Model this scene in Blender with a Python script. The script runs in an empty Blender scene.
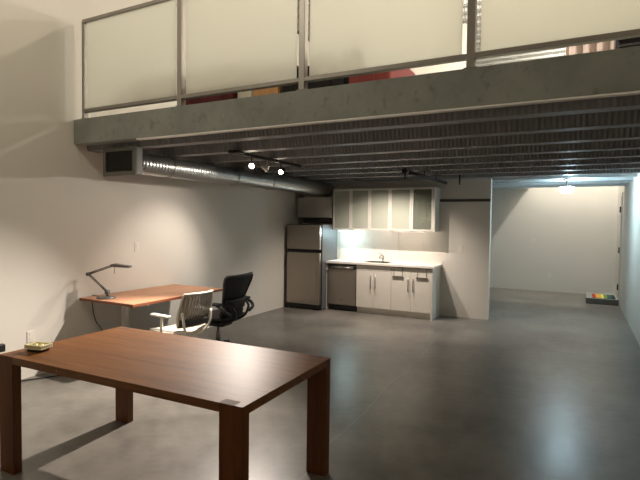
import bpy, bmesh, math, random
from mathutils import Vector, Matrix
random.seed(4)
S = bpy.context.scene
COL = S.collection
PI = math.pi

# ------------------------------------------------------------------ helpers
def lin(c):
    c = c / 255.0
    return c / 12.92 if c <= 0.04045 else ((c + 0.055) / 1.055) ** 2.4

def rgb(r, g, b):
    return (lin(r), lin(g), lin(b), 1.0)

class MB:
    """collects shapes for ONE mesh"""
    def __init__(self):
        self.bm = bmesh.new()
    def box(self, x0, x1, y0, y1, z0, z1, M=None):
        vs = [self.bm.verts.new(Vector(c) if M is None else M @ Vector(c)) for c in
              ((x0, y0, z0), (x1, y0, z0), (x1, y1, z0), (x0, y1, z0), (x0, y0, z1), (x1, y0, z1), (x1, y1, z1), (x0, y1, z1))]
        for f in ((3, 2, 1, 0), (4, 5, 6, 7), (0, 1, 5, 4), (1, 2, 6, 5), (2, 3, 7, 6), (3, 0, 4, 7)):
            self.bm.faces.new([vs[i] for i in f])
        return self
    def prism(self, pts, axis, a, b):
        """closed polygon pts (2D) extruded along axis from a to b"""
        def P(u, v, w):
            return {'x': (w, u, v), 'y': (u, w, v), 'z': (u, v, w)}[axis]
        A = [self.bm.verts.new(P(u, v, a)) for u, v in pts]
        B = [self.bm.verts.new(P(u, v, b)) for u, v in pts]
        n = len(pts)
        self.bm.faces.new(A[::-1]); self.bm.faces.new(B)
        for i in range(n):
            self.bm.faces.new((A[i], A[(i + 1) % n], B[(i + 1) % n], B[i]))
        return self
    def tube(self, pts, r, seg=10, cap=True, closed=False):
        pts = [Vector(p) for p in pts]
        n = len(pts)
        rs = r if isinstance(r, (list, tuple)) else [r] * n
        rings = []
        ref = None
        for i, p in enumerate(pts):
            if closed:
                t = (pts[(i + 1) % n] - pts[i - 1]).normalized()
            else:
                t = (pts[min(i + 1, n - 1)] - pts[max(i - 1, 0)]).normalized()
            if ref is None:
                ref = Vector((0, 0, 1)) if abs(t.z) < 0.9 else Vector((1, 0, 0))
            u = (ref - t * ref.dot(t))
            if u.length < 1e-5:
                u = t.orthogonal()
            u.normalize(); ref = u
            w = t.cross(u)
            rings.append([self.bm.verts.new(p + (u * math.cos(2 * PI * k / seg) + w * math.sin(2 * PI * k / seg)) * rs[i]) for k in range(seg)])
        m = n if closed else n - 1
        for i in range(m):
            a, b = rings[i], rings[(i + 1) % n]
            for k in range(seg):
                self.bm.faces.new((a[k], a[(k + 1) % seg], b[(k + 1) % seg], b[k]))
        if cap and not closed:
            self.bm.faces.new(rings[0][::-1]); self.bm.faces.new(rings[-1])
        return self
    def lathe(self, prof, cx=0, cy=0, seg=24, M=None):
        """prof: list of (radius, z)"""
        rings = []
        for r, z in prof:
            if r < 1e-6:
                c = Vector((cx, cy, z)); rings.append([self.bm.verts.new(c if M is None else M @ c)])
            else:
                rg = []
                for k in range(seg):
                    c = Vector((cx + r * math.cos(2 * PI * k / seg), cy + r * math.sin(2 * PI * k / seg), z))
                    rg.append(self.bm.verts.new(c if M is None else M @ c))
                rings.append(rg)
        for a, b in zip(rings, rings[1:]):
            for k in range(seg):
                k2 = (k + 1) % seg
                if len(a) == 1 and len(b) == 1: continue
                if len(a) == 1: self.bm.faces.new((a[0], b[k2], b[k]))
                elif len(b) == 1: self.bm.faces.new((a[k], a[k2], b[0]))
                else: self.bm.faces.new((a[k], a[k2], b[k2], b[k]))
        for ring, top in ((rings[0], False), (rings[-1], True)):
            if len(ring) > 1:
                self.bm.faces.new(ring if top else ring[::-1])
        return self
    def sheet(self, grid):
        """grid[i][j] of points -> open surface"""
        V = [[self.bm.verts.new(p) for p in row] for row in grid]
        for i in range(len(V) - 1):
            for j in range(len(V[0]) - 1):
                self.bm.faces.new((V[i][j], V[i][j + 1], V[i + 1][j + 1], V[i + 1][j]))
        return self
    def build(self, name, mat, parent=None, bevel=0, smooth=False, solid=0, world=False, subsurf=0):
        bmesh.ops.recalc_face_normals(self.bm, faces=self.bm.faces)
        me = bpy.data.meshes.new(name)
        if world and parent is not None:
            self.bm.transform((Matrix.Translation(parent.location) @ parent.rotation_euler.to_matrix().to_4x4()).inverted())
        self.bm.to_mesh(me); self.bm.free()
        me.materials.append(mat)
        o = bpy.data.objects.new(name, me); COL.objects.link(o)
        if parent is not None: o.parent = parent
        if smooth:
            for p in me.polygons: p.use_smooth = True
        if solid:
            m = o.modifiers.new('thick', 'SOLIDIFY'); m.thickness = solid; m.offset = 0
        if subsurf:
            m = o.modifiers.new('sub', 'SUBSURF'); m.levels = subsurf; m.render_levels = subsurf
        if bevel:
            m = o.modifiers.new('edge', 'BEVEL'); m.width = bevel; m.segments = 2; m.limit_method = 'ANGLE'
        return o

def box(*a):
    return MB().box(*a)

def tag(o, label=None, cat=None, group=None, kind=None):
    if label: o['label'] = label
    if cat: o['category'] = cat
    if group: o['group'] = group
    if kind: o['kind'] = kind
    return o

def thing(name, label, cat, loc=(0, 0, 0), rz=0, group=None):
    o = bpy.data.objects.new(name, None); COL.objects.link(o)
    o.empty_display_size = 0.1
    o.location = loc; o.rotation_euler = (0, 0, rz)
    return tag(o, label, cat, group)

def copy_tree(o, parent=None):
    c = o.copy(); COL.objects.link(c)
    if parent is not None: c.parent = parent
    for ch in list(o.children): copy_tree(ch, c)
    return c

def smoothstep_path(pts, n=8):
    """Catmull-Rom through pts"""
    P = [Vector(p) for p in pts]; out = []
    Q = [P[0] * 2 - P[1]] + P + [P[-1] * 2 - P[-2]]
    for i in range(1, len(Q) - 2):
        for k in range(n):
            t = k / n
            a, b, c, d = Q[i - 1], Q[i], Q[i + 1], Q[i + 2]
            out.append(0.5 * ((2 * b) + (c - a) * t + (2 * a - 5 * b + 4 * c - d) * t * t + (3 * b - a - 3 * c + d) * t ** 3))
    out.append(P[-1]); return out

# ------------------------------------------------------------------ materials
def nodes(name):
    m = bpy.data.materials.new(name); m.use_nodes = True
    nt = m.node_tree; b = nt.nodes['Principled BSDF']
    return m, nt, b

def mat(name, c, rough=0.5, metal=0.0, var=0.0, scale=8, bump=0.0, bscale=60, spec=0.5, stretch=None, coat=0, alpha=1.0):
    m, nt, b = nodes(name)
    L = nt.links
    b.inputs['Base Color'].default_value = rgb(*c)
    b.inputs['Roughness'].default_value = rough
    b.inputs['Metallic'].default_value = metal
    b.inputs['Specular IOR Level'].default_value = spec
    b.inputs['Coat Weight'].default_value = coat
    b.inputs['Alpha'].default_value = alpha
    tc = nt.nodes.new('ShaderNodeTexCoord')
    vec = tc.outputs['Object']
    if stretch:
        mp = nt.nodes.new('ShaderNodeMapping'); mp.inputs['Scale'].default_value = stretch
        L.new(vec, mp.inputs['Vector']); vec = mp.outputs['Vector']
    if var:
        nz = nt.nodes.new('ShaderNodeTexNoise'); nz.inputs['Scale'].default_value = scale; nz.inputs['Detail'].default_value = 6
        L.new(vec, nz.inputs['Vector'])
        mx = nt.nodes.new('ShaderNodeMix'); mx.data_type = 'RGBA'
        base = rgb(*c)
        mx.inputs[6].default_value = tuple(x * (1 - var) for x in base[:3]) + (1,)
        mx.inputs[7].default_value = tuple(min(1, x * (1 + var)) for x in base[:3]) + (1,)
        L.new(nz.outputs['Fac'], mx.inputs[0]); L.new(mx.outputs[2], b.inputs['Base Color'])
    if bump:
        nb = nt.nodes.new('ShaderNodeTexNoise'); nb.inputs['Scale'].default_value = bscale; nb.inputs['Detail'].default_value = 4
        L.new(vec, nb.inputs['Vector'])
        bp = nt.nodes.new('ShaderNodeBump'); bp.inputs['Strength'].default_value = bump; bp.inputs['Distance'].default_value = 0.01
        L.new(nb.outputs['Fac'], bp.inputs['Height']); L.new(bp.outputs['Normal'], b.inputs['Normal'])
    return m

def emit(name, c, strength):
    m, nt, b = nodes(name)
    b.inputs['Base Color'].default_value = (0.8, 0.8, 0.8, 1)
    b.inputs['Emission Color'].default_value = c
    b.inputs['Emission Strength'].default_value = strength
    return m

def wood(name, dark, light, axis=0, rough=0.35, scale=1.0, spec=0.5):
    m, nt, b = nodes(name); L = nt.links
    tc = nt.nodes.new('ShaderNodeTexCoord'); mp = nt.nodes.new('ShaderNodeMapping')
    s = [14 * scale] * 3; s[axis] = 0.9 * scale
    mp.inputs['Scale'].default_value = s
    L.new(tc.outputs['Object'], mp.inputs['Vector'])
    n1 = nt.nodes.new('ShaderNodeTexNoise'); n1.inputs['Scale'].default_value = 1.3; n1.inputs['Detail'].default_value = 8; n1.inputs['Roughness'].default_value = 0.65
    n1.inputs['Distortion'].default_value = 0.6
    L.new(mp.outputs['Vector'], n1.inputs['Vector'])
    n2 = nt.nodes.new('ShaderNodeTexNoise'); n2.inputs['Scale'].default_value = 6; n2.inputs['Detail'].default_value = 3
    L.new(mp.outputs['Vector'], n2.inputs['Vector'])
    ad = nt.nodes.new('ShaderNodeMath'); ad.operation = 'MULTIPLY_ADD'; ad.inputs[1].default_value = 0.35
    L.new(n2.outputs['Fac'], ad.inputs[0]); L.new(n1.outputs['Fac'], ad.inputs[2])
    cr = nt.nodes.new('ShaderNodeValToRGB')
    cr.color_ramp.elements[0].position = 0.42; cr.color_ramp.elements[0].color = rgb(*dark)
    cr.color_ramp.elements[1].position = 0.86; cr.color_ramp.elements[1].color = rgb(*light)
    L.new(ad.outputs[0], cr.inputs['Fac']); L.new(cr.outputs['Color'], b.inputs['Base Color'])
    b.inputs['Roughness'].default_value = rough
    b.inputs['Specular IOR Level'].default_value = spec
    bp = nt.nodes.new('ShaderNodeBump'); bp.inputs['Strength'].default_value = 0.06; bp.inputs['Distance'].default_value = 0.004
    L.new(n2.outputs['Fac'], bp.inputs['Height']); L.new(bp.outputs['Normal'], b.inputs['Normal'])
    return m

def floor_mat():
    m, nt, b = nodes('polished_concrete'); L = nt.links
    tc = nt.nodes.new('ShaderNodeTexCoord')
    n1 = nt.nodes.new('ShaderNodeTexNoise'); n1.inputs['Scale'].default_value = 1.1; n1.inputs['Detail'].default_value = 8; n1.inputs['Roughness'].default_value = 0.58; n1.inputs['Distortion'].default_value = 0.0
    n2 = nt.nodes.new('ShaderNodeTexNoise'); n2.inputs['Scale'].default_value = 9; n2.inputs['Detail'].default_value = 2
    for n in (n1, n2): L.new(tc.outputs['Object'], n.inputs['Vector'])
    ad = nt.nodes.new('ShaderNodeMath'); ad.operation = 'MULTIPLY_ADD'; ad.inputs[1].default_value = 0.3
    L.new(n2.outputs['Fac'], ad.inputs[0]); L.new(n1.outputs['Fac'], ad.inputs[2])
    cr = nt.nodes.new('ShaderNodeValToRGB')
    cr.color_ramp.elements[0].position = 0.4; cr.color_ramp.elements[0].color = rgb(82, 79, 74)
    cr.color_ramp.elements[1].position = 0.9; cr.color_ramp.elements[1].color = rgb(136, 131, 124)
    L.new(ad.outputs[0], cr.inputs['Fac'])
    # hairline crack wandering along the room
    sx = nt.nodes.new('ShaderNodeSeparateXYZ'); L.new(tc.outputs['Object'], sx.inputs[0])
    n3 = nt.nodes.new('ShaderNodeTexNoise'); n3.inputs['Scale'].default_value = 0.8; n3.inputs['Detail'].default_value = 5
    L.new(tc.outputs['Object'], n3.inputs['Vector'])
    a1 = nt.nodes.new('ShaderNodeMath'); a1.operation = 'MULTIPLY_ADD'; a1.inputs[1].default_value = 0.35; L.new(n3.outputs['Fac'], a1.inputs[0]); L.new(sx.outputs['X'], a1.inputs[2])
    a2 = nt.nodes.new('ShaderNodeMath'); a2.operation = 'MULTIPLY_ADD'; a2.inputs[1].default_value = 0.06; L.new(sx.outputs['Y'], a2.inputs[0]); L.new(a1.outputs[0], a2.inputs[2])
    a3 = nt.nodes.new('ShaderNodeMath'); a3.operation = 'ADD'; a3.inputs[1].default_value = 1.16; L.new(a2.outputs[0], a3.inputs[0])
    a4 = nt.nodes.new('ShaderNodeMath'); a4.operation = 'ABSOLUTE'; L.new(a3.outputs[0], a4.inputs[0])
    a5 = nt.nodes.new('ShaderNodeMath'); a5.operation = 'LESS_THAN'; a5.inputs[1].default_value = 0.005; L.new(a4.outputs[0], a5.inputs[0])
    a6 = nt.nodes.new('ShaderNodeMath'); a6.operation = 'MULTIPLY'; a6.inputs[1].default_value = 0.22; L.new(a5.outputs[0], a6.inputs[0])
    mx = nt.nodes.new('ShaderNodeMix'); mx.data_type = 'RGBA'; mx.inputs[7].default_value = rgb(178, 174, 168)
    L.new(a6.outputs[0], mx.inputs[0]); L.new(cr.outputs['Color'], mx.inputs[6])
    L.new(mx.outputs[2], b.inputs['Base Color'])
    rr = nt.nodes.new('ShaderNodeMapRange'); rr.inputs['To Min'].default_value = 0.285; rr.inputs['To Max'].default_value = 0.35
    L.new(n1.outputs['Fac'], rr.inputs['Value']); L.new(rr.outputs[0], b.inputs['Roughness'])
    b.inputs['Specular IOR Level'].default_value = 0.5
    return m

def beam_mat():
    m, nt, b = nodes('stained_concrete'); L = nt.links
    tc = nt.nodes.new('ShaderNodeTexCoord')
    n1 = nt.nodes.new('ShaderNodeTexNoise'); n1.inputs['Scale'].default_value = 2.2; n1.inputs['Detail'].default_value = 9; n1.inputs['Roughness'].default_value = 0.65
    L.new(tc.outputs['Object'], n1.inputs['Vector'])
    cr = nt.nodes.new('ShaderNodeValToRGB')
    cr.color_ramp.elements[0].position = 0.3; cr.color_ramp.elements[0].color = rgb(118, 122, 116)
    cr.color_ramp.elements[1].position = 0.75; cr.color_ramp.elements[1].color = rgb(146, 150, 143)
    L.new(n1.outputs['Fac'], cr.inputs['Fac'])
    # dark smudges and trowel marks
    mp = nt.nodes.new('ShaderNodeMapping'); mp.inputs['Scale'].default_value = (9, 4, 7); L.new(tc.outputs['Object'], mp.inputs['Vector'])
    n2 = nt.nodes.new('ShaderNodeTexNoise'); n2.inputs['Scale'].default_value = 1.2; n2.inputs['Detail'].default_value = 8; n2.inputs['Roughness'].default_value = 0.7
    L.new(mp.outputs['Vector'], n2.inputs['Vector'])
    c2 = nt.nodes.new('ShaderNodeValToRGB'); c2.color_ramp.elements[0].position = 0.55; c2.color_ramp.elements[0].color = (0, 0, 0, 1)
    c2.color_ramp.elements[1].position = 0.68; c2.color_ramp.elements[1].color = (1, 1, 1, 1)
    L.new(n2.outputs['Fac'], c2.inputs['Fac'])
    ml = nt.nodes.new('ShaderNodeMath'); ml.operation = 'MULTIPLY'; ml.inputs[1].default_value = 0.55; L.new(c2.outputs['Color'], ml.inputs[0])
    mx = nt.nodes.new('ShaderNodeMix'); mx.data_type = 'RGBA'; mx.inputs[7].default_value = rgb(86, 84, 74)
    L.new(ml.outputs[0], mx.inputs[0]); L.new(cr.outputs['Color'], mx.inputs[6]); L.new(mx.outputs[2], b.inputs['Base Color'])
    b.inputs['Roughness'].default_value = 0.6
    bp = nt.nodes.new('ShaderNodeBump'); bp.inputs['Strength'].default_value = 0.15; bp.inputs['Distance'].default_value = 0.01
    L.new(n2.outputs['Fac'], bp.inputs['Height']); L.new(bp.outputs['Normal'], b.inputs['Normal'])
    return m

def deck_mat(name, c, rough=0.42, pitch=0.062, strength=0.9):
    """galvanised deck with pressed-in embossments across the flutes"""
    m, nt, b = nodes(name); L = nt.links
    tc = nt.nodes.new('ShaderNodeTexCoord')
    w = nt.nodes.new('ShaderNodeTexWave'); w.wave_type = 'BANDS'; w.bands_direction = 'X'
    w.inputs['Scale'].default_value = 2 * PI / pitch / 20.0; w.inputs['Distortion'].default_value = 0.0
    L.new(tc.outputs['Object'], w.inputs['Vector'])
    n1 = nt.nodes.new('ShaderNodeTexNoise'); n1.inputs['Scale'].default_value = 5; n1.inputs['Detail'].default_value = 8
    L.new(tc.outputs['Object'], n1.inputs['Vector'])
    mx = nt.nodes.new('ShaderNodeMix'); mx.data_type = 'RGBA'
    base = rgb(*c)
    mx.inputs[6].default_value = tuple(x * 0.72 for x in base[:3]) + (1,); mx.inputs[7].default_value = tuple(min(1, x * 1.25) for x in base[:3]) + (1,)
    L.new(n1.outputs['Fac'], mx.inputs[0]); L.new(mx.outputs[2], b.inputs['Base Color'])
    b.inputs['Metallic'].default_value = 0.3; b.inputs['Roughness'].default_value = rough
    bp = nt.nodes.new('ShaderNodeBump'); bp.inputs['Distance'].default_value = 0.01
    ge = nt.nodes.new('ShaderNodeNewGeometry'); sn = nt.nodes.new('ShaderNodeSeparateXYZ'); L.new(ge.outputs['True Normal'], sn.inputs[0])
    ab = nt.nodes.new('ShaderNodeMath'); ab.operation = 'ABSOLUTE'; L.new(sn.outputs['Y'], ab.inputs[0])
    ml = nt.nodes.new('ShaderNodeMath'); ml.operation = 'MULTIPLY'; ml.inputs[1].default_value = strength; L.new(ab.outputs[0], ml.inputs[0]); L.new(ml.outputs[0], bp.inputs['Strength'])
    L.new(w.outputs['Fac'], bp.inputs['Height']); L.new(bp.outputs['Normal'], b.inputs['Normal'])
    return m

def frosted_mat():
    m, nt, b = nodes('frosted_panel'); L = nt.links
    out = nt.nodes['Material Output']
    tr = nt.nodes.new('ShaderNodeBsdfTranslucent'); tr.inputs['Color'].default_value = rgb(248, 248, 242)
    b.inputs['Base Color'].default_value = rgb(238, 237, 228); b.inputs['Roughness'].default_value = 0.45
    mx = nt.nodes.new('ShaderNodeMixShader'); mx.inputs[0].default_value = 0.68
    L.new(b.outputs[0], mx.inputs[1]); L.new(tr.outputs[0], mx.inputs[2]); L.new(mx.outputs[0], out.inputs['Surface'])
    return m

def glass_door_mat(name, tint, frost):
    m, nt, b = nodes(name); L = nt.links
    out = nt.nodes['Material Output']
    tp = nt.nodes.new('ShaderNodeBsdfTransparent'); tp.inputs['Color'].default_value = rgb(*tint)
    b.inputs['Base Color'].default_value = rgb(226, 228, 216); b.inputs['Roughness'].default_value = 0.12
    mx = nt.nodes.new('ShaderNodeMixShader'); mx.inputs[0].default_value = 1 - frost
    L.new(b.outputs[0], mx.inputs[1]); L.new(tp.outputs[0], mx.inputs[2]); L.new(mx.outputs[0], out.inputs['Surface'])
    return m

def mesh_fabric(name, c, holes, stripes=None):
    m, nt, b = nodes(name); L = nt.links
    out = nt.nodes['Material Output']
    b.inputs['Base Color'].default_value = rgb(*c); b.inputs['Roughness'].default_value = 0.7
    tp = nt.nodes.new('ShaderNodeBsdfTransparent')
    mx = nt.nodes.new('ShaderNodeMixShader'); mx.inputs[0].default_value = holes
    if stripes:
        tc = nt.nodes.new('ShaderNodeTexCoord')
        w = nt.nodes.new('ShaderNodeTexWave'); w.bands_direction = 'X'; w.inputs['Scale'].default_value = stripes
        L.new(tc.outputs['Object'], w.inputs['Vector'])
        ml = nt.nodes.new('ShaderNodeMath'); ml.operation = 'MULTIPLY'; ml.inputs[1].default_value = holes * 2
        L.new(w.outputs['Fac'], ml.inputs[0]); L.new(ml.outputs[0], mx.inputs[0])
    L.new(b.outputs[0], mx.inputs[1]); L.new(tp.outputs[0], mx.inputs[2]); L.new(mx.outputs[0], out.inputs['Surface'])
    return m

def stripes_mat():
    """rainbow door mat: stripes along local x"""
    m, nt, b = nodes('striped_mat'); L = nt.links
    tc = nt.nodes.new('ShaderNodeTexCoord'); sx = nt.nodes.new('ShaderNodeSeparateXYZ'); L.new(tc.outputs['Generated'], sx.inputs[0])
    cr = nt.nodes.new('ShaderNodeValToRGB'); cr.color_ramp.interpolation = 'CONSTANT'
    st = [(0, (176, 46, 52)), (0.16, (228, 178, 40)), (0.40, (240, 226, 150)), (0.50, (128, 152, 50)), (0.66, (30, 92, 96)), (0.84, (24, 30, 36))]
    e = cr.color_ramp.elements
    e[0].position, e[0].color = st[0][0], rgb(*st[0][1]); e[1].position, e[1].color = st[1][0], rgb(*st[1][1])
    for p, c in st[2:]:
        n = e.new(p); n.color = rgb(*c)
    L.new(sx.outputs['X'], cr.inputs['Fac']); L.new(cr.outputs['Color'], b.inputs['Base Color'])
    b.inputs['Roughness'].default_value = 0.9
    return m

def spiral_mat():
    """spiral seam duct: bands along local y"""
    m, nt, b = nodes('spiral_duct'); L = nt.links
    tc = nt.nodes.new('ShaderNodeTexCoord')
    w = nt.nodes.new('ShaderNodeTexWave'); w.bands_direction = 'Y'; w.inputs['Scale'].default_value = 6.5; w.inputs['Distortion'].default_value = 0
    L.new(tc.outputs['Object'], w.inputs['Vector'])
    n1 = nt.nodes.new('ShaderNodeTexNoise'); n1.inputs['Scale'].default_value = 6; L.new(tc.outputs['Object'], n1.inputs['Vector'])
    rr = nt.nodes.new('ShaderNodeMapRange'); rr.inputs['To Min'].default_value = 0.22; rr.inputs['To Max'].default_value = 0.42
    L.new(n1.outputs['Fac'], rr.inputs['Value']); L.new(rr.outputs[0], b.inputs['Roughness'])
    b.inputs['Base Color'].default_value = rgb(176, 176, 174); b.inputs['Metallic'].default_value = 0.9
    bp = nt.nodes.new('ShaderNodeBump'); bp.inputs['Strength'].default_value = 0.35; bp.inputs['Distance'].default_value = 0.01
    L.new(w.outputs['Fac'], bp.inputs['Height']); L.new(bp.outputs['Normal'], b.inputs['Normal'])
    return m

M = {}
M['wall'] = mat('wall_paint', (222, 217, 208), 0.75, var=0.02, scale=1.2, bump=0.03, bscale=120, spec=0.3)
M['floor'] = floor_mat()
M['beam'] = beam_mat()
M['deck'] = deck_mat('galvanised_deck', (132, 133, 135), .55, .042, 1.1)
M['entry_deck'] = deck_mat('lit_galvanised_deck', (196, 202, 206), .5, .042, .08)  # smoother deck; the entry lamp's glow is put into its paler colour
M['roof_deck'] = deck_mat('roof_deck', (160, 159, 155), 0.5, 0.05, 0.5)
M['steel_post'] = mat('grey_steel', (150, 145, 138), 0.45, 0.6, var=0.06)
M['angle'] = mat('steel_angle', (236, 234, 230), 0.4, 0.1)
M['frost'] = frosted_mat()
M['table'] = wood('walnut_table', (84, 50, 22), (128, 82, 42), 0, 0.44, spec=0.32)
M['table_leg'] = wood('walnut_leg', (76, 40, 12), (112, 64, 24), 2, 0.5, spec=.3)
M['endgrain'] = mat('end_grain', (96, 62, 44), 0.6, var=0.25, scale=60)
M['desk'] = wood('desk_veneer', (172, 120, 90), (204, 152, 118), 1, 0.45)
M['leg_grey'] = mat('leg_grey', (176, 172, 166), .45, .2)
M['edge'] = mat('desk_edge', (122, 66, 42), 0.5, var=0.1)
M['white'] = mat('white_laminate', (226, 220, 210), 0.4, var=0.01)
M['white_plastic'] = mat('white_plastic', (228, 222, 212), 0.45)
M['counter'] = mat('white_counter', (236, 230, 222), 0.3, var=0.01)
M['backsplash'] = mat('backsplash', (232, 228, 220), 0.3)
M['ss'] = mat('stainless', (164, 155, 145), 0.33, 0.85, var=0.05, scale=3, stretch=(60, 60, 1))
M['ss_dark'] = mat('stainless_dark', (120, 115, 110), 0.35, 0.9)
M['black'] = mat('black_plastic', (24, 23, 23), 0.5)
M['charcoal'] = mat('charcoal_side', (98, 100, 104), 0.5, 0.2)
M['chrome'] = mat('chrome', (205, 203, 200), 0.18, 1.0)
M['nickel'] = mat('brushed_nickel', (150, 146, 140), 0.35, 0.9)
M['alu'] = mat('aluminium_frame', (226, 222, 214), 0.4, 0.2)
M['glass'] = glass_door_mat('frosted_glass', (232, 236, 228), 0.42)
M['glass_clear'] = glass_door_mat('clear_glass', (214, 220, 210), 0.16)
M['shelf_glass'] = glass_door_mat('glass_shelf', (110, 120, 108), 0.7)
M['cab_in'] = mat('cabinet_inside', (214, 212, 200), 0.6)
M['grey_panel'] = mat('grey_cabinet', (178, 176, 168), 0.45)
M['duct'] = spiral_mat()
M['sheet_metal'] = mat('sheet_metal', (150, 150, 147), 0.5, 0.5, var=0.1, scale=5)
M['duct_frame'] = mat('grille_frame', (112, 110, 104), 0.5, 0.4)
M['dark_metal'] = mat('dark_metal', (40, 38, 37), 0.5, 0.4)
M['pipe'] = mat('black_pipe', (36, 33, 32), 0.55, 0.2)
M['lamp_grey'] = mat('lamp_grey', (112, 110, 108), 0.4, 0.5)
M['mesh_black'] = mesh_fabric('black_mesh', (34, 34, 35), 0.06)
M['seat_grey'] = mat('grey_pad', (66, 62, 60), 0.85, bump=0.2, bscale=300)
M['mesh_white'] = mesh_fabric('pale_mesh', (164, 155, 140), 0.28, 9)
M['chair_white'] = mat('chair_white', (222, 216, 204), 0.45)
M['chair_seat'] = mat('chair_seat', (214, 206, 192), 0.7, bump=0.1, bscale=200)
M['cream'] = mat('cream_ceramic', (222, 214, 176), 0.4, var=0.08, scale=40)
M['yellow'] = mat('yellow_wax', (216, 206, 150), 0.5, var=0.15, scale=50)
M['maroon'] = mat('maroon_fabric', (96, 40, 42), 0.9, var=0.15, scale=20)
M['red'] = mat('red_fabric', (150, 72, 72), 0.9, var=0.1, scale=20)
M['dark_fabric'] = mat('dark_fabric', (44, 40, 44), 0.9)
M['pine'] = wood('pine', (200, 140, 90), (228, 176, 120), 2, 0.5)
M['curtain'] = mat('curtain', (158, 142, 134), 0.9)
M['step'] = mat('step_grey', (150, 150, 146), 0.6, var=0.05)
M['step_dark'] = mat('step_face', (96, 90, 82), 0.7)
M['rainbow'] = stripes_mat()
M['stripe'] = mat('reveal', (70, 67, 64), 0.6)
M['warm_bulb'] = emit('warm_bulb', (1, 0.86, 0.66, 1), 60)
M['cool_glass'] = emit('cool_shade', (0.86, 0.94, 1, 1), 1.6)
def clear_shade(m):
    nt = m.node_tree; L = nt.links; b = nt.nodes['Principled BSDF']
    tp = nt.nodes.new('ShaderNodeBsdfTransparent'); mx = nt.nodes.new('ShaderNodeMixShader'); mx.inputs[0].default_value = .7
    L.new(b.outputs[0], mx.inputs[1]); L.new(tp.outputs[0], mx.inputs[2]); L.new(mx.outputs[0], nt.nodes['Material Output'].inputs['Surface'])
clear_shade(M['cool_glass'])
M['bulb_dim'] = emit('ceiling_lens', (1, 0.88, 0.7, 1), 12)
M['cool_strip'] = emit('cool_strip', (0.78, 0.97, 1, 1), 10)
M['fill_strip'] = emit('fill_strip', (1, .88, .76, 1), 1.5)
M['shade_white'] = mat('lamp_head_white', (220, 216, 208), 0.35, 0.2)

# ------------------------------------------------------------------ room
XL, XR, YB = -4.92, 0.771, 13.135      # left wall, right wall, far wall
YBEAM, ZT, ZB = 3.5255, 2.704, 2.436   # mezzanine edge beam
YK, XK = 8.632, -1.3225                # kitchen partition
ZD = 2.385                             # underside of the deck ribs
YE = 11.48                             # end of the mezzanine deck
ZC = 5.25
YF = -3.2

def struct(name, b, m, **k):
    o = b.build(name, m, **k); o['kind'] = 'structure'; return o

struct('floor', box(XL - .15, XR + .15, YF - .15, YB + .15, -.12, 0), M['floor'])
struct('wall_left', box(XL - .15, XL, YF - .15, YB + .15, 0, ZC), M['wall'])
struct('wall_right', box(XR, XR + .15, YF - .15, YB + .15, 0, ZC), M['wall'])
struct('wall_back', box(XL, XR, YB, YB + .15, 0, ZC), M['wall'])
struct('wall_front', box(XL, XR, YF - .15, YF, 0, ZC), M['wall'])
struct('wall_kitchen', box(XL, XK, YK, YK + .12, 0, ZD), M['wall'])
struct('trim_1', box(-2.195, XK - .004, YK - .012, YK, 2.0, 2.045), M['stripe'])

# roof: corrugated deck whose ribs run across the room
def rib_profile(y0, y1, zlow, depth, pitch, wb, slope, ztop):
    pts = []
    y = y0
    pts.append((y0, zlow + depth))
    while y + wb + 2 * slope < y1:
        pts += [(y, zlow + depth), (y + slope, zlow), (y + slope + wb, zlow), (y + 2 * slope + wb, zlow + depth)]
        y += pitch
    pts.append((y1, zlow + depth)); pts.append((y1, ztop)); pts.append((y0, ztop))
    out = [pts[0]]
    for p in pts[1:]:
        if (Vector(p) - Vector(out[-1])).length > 1e-6: out.append(p)
    return out

def deck(name, x0, x1, prof, m):
    b = MB(); n = len(prof)
    A = [b.bm.verts.new((x0, y, z)) for y, z in prof]; B = [b.bm.verts.new((x1, y, z)) for y, z in prof]
    for i in range(n):
        b.bm.faces.new((A[i], A[(i + 1) % n], B[(i + 1) % n], B[i]))
    fa = b.bm.faces.new(A[::-1]); fb = b.bm.faces.new(B)
    bmesh.ops.triangulate(b.bm, faces=[fa, fb])
    return struct(name, b, m)

deck('ceiling', XL - .15, XR + .15, rib_profile(YF - .15, YB + .15, ZC, .075, .3, .1, .03, ZC + .25), M['roof_deck'])

# mezzanine: deck, slab, edge beam
RY0 = 3.70 - .045
RYE = RY0 + .661 * 8
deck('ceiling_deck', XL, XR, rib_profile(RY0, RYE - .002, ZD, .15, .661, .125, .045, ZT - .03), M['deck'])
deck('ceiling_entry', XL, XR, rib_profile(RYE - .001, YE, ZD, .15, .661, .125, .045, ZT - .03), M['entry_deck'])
struct('floor_mezzanine', box(XL, XR, YBEAM + .14, YE, ZT - .03, ZT - .002), M['beam'])
struct('beam', box(XL, XR, YBEAM, YBEAM + .13, ZB, ZT), M['beam'], bevel=.006)
struct('trim_2', box(-3.95, XR, YBEAM - .004, YBEAM + .05, ZB - .012, ZB - .001), M['angle'])
# floor strip over the part of the far wall that is closed; the rest is an open light well
struct('floor_landing', box(XL, -1.1, YE + .001, YB, ZT - .15, ZT - .002), M['beam'])

# door at the foot of the light well, in the right-hand wall
door = thing('door_1', None, None, (XR, 12.2, .13)); door['kind'] = 'structure'
box(XR - .03, XR + .02, 11.74, 12.66, .13, 2.22).build('door_slab', M['white'], door, world=True)
fr = MB()
fr.box(XR - .022, XR - .0005, 11.66, 11.735, 0, 2.30).box(XR - .022, XR - .0005, 12.665, 12.74, 0, 2.30).box(XR - .022, XR - .0005, 11.735, 12.665, 2.225, 2.30)
fr.build('door_frame', M['wall'], door, world=True)
for z in (.36, 1.12, 1.95):
    MB().tube([(XR - .038, 11.74, z - .06), (XR - .038, 11.74, z + .06)], .013, 8).build('hinge', M['dark_metal'], door, world=True)

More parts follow.
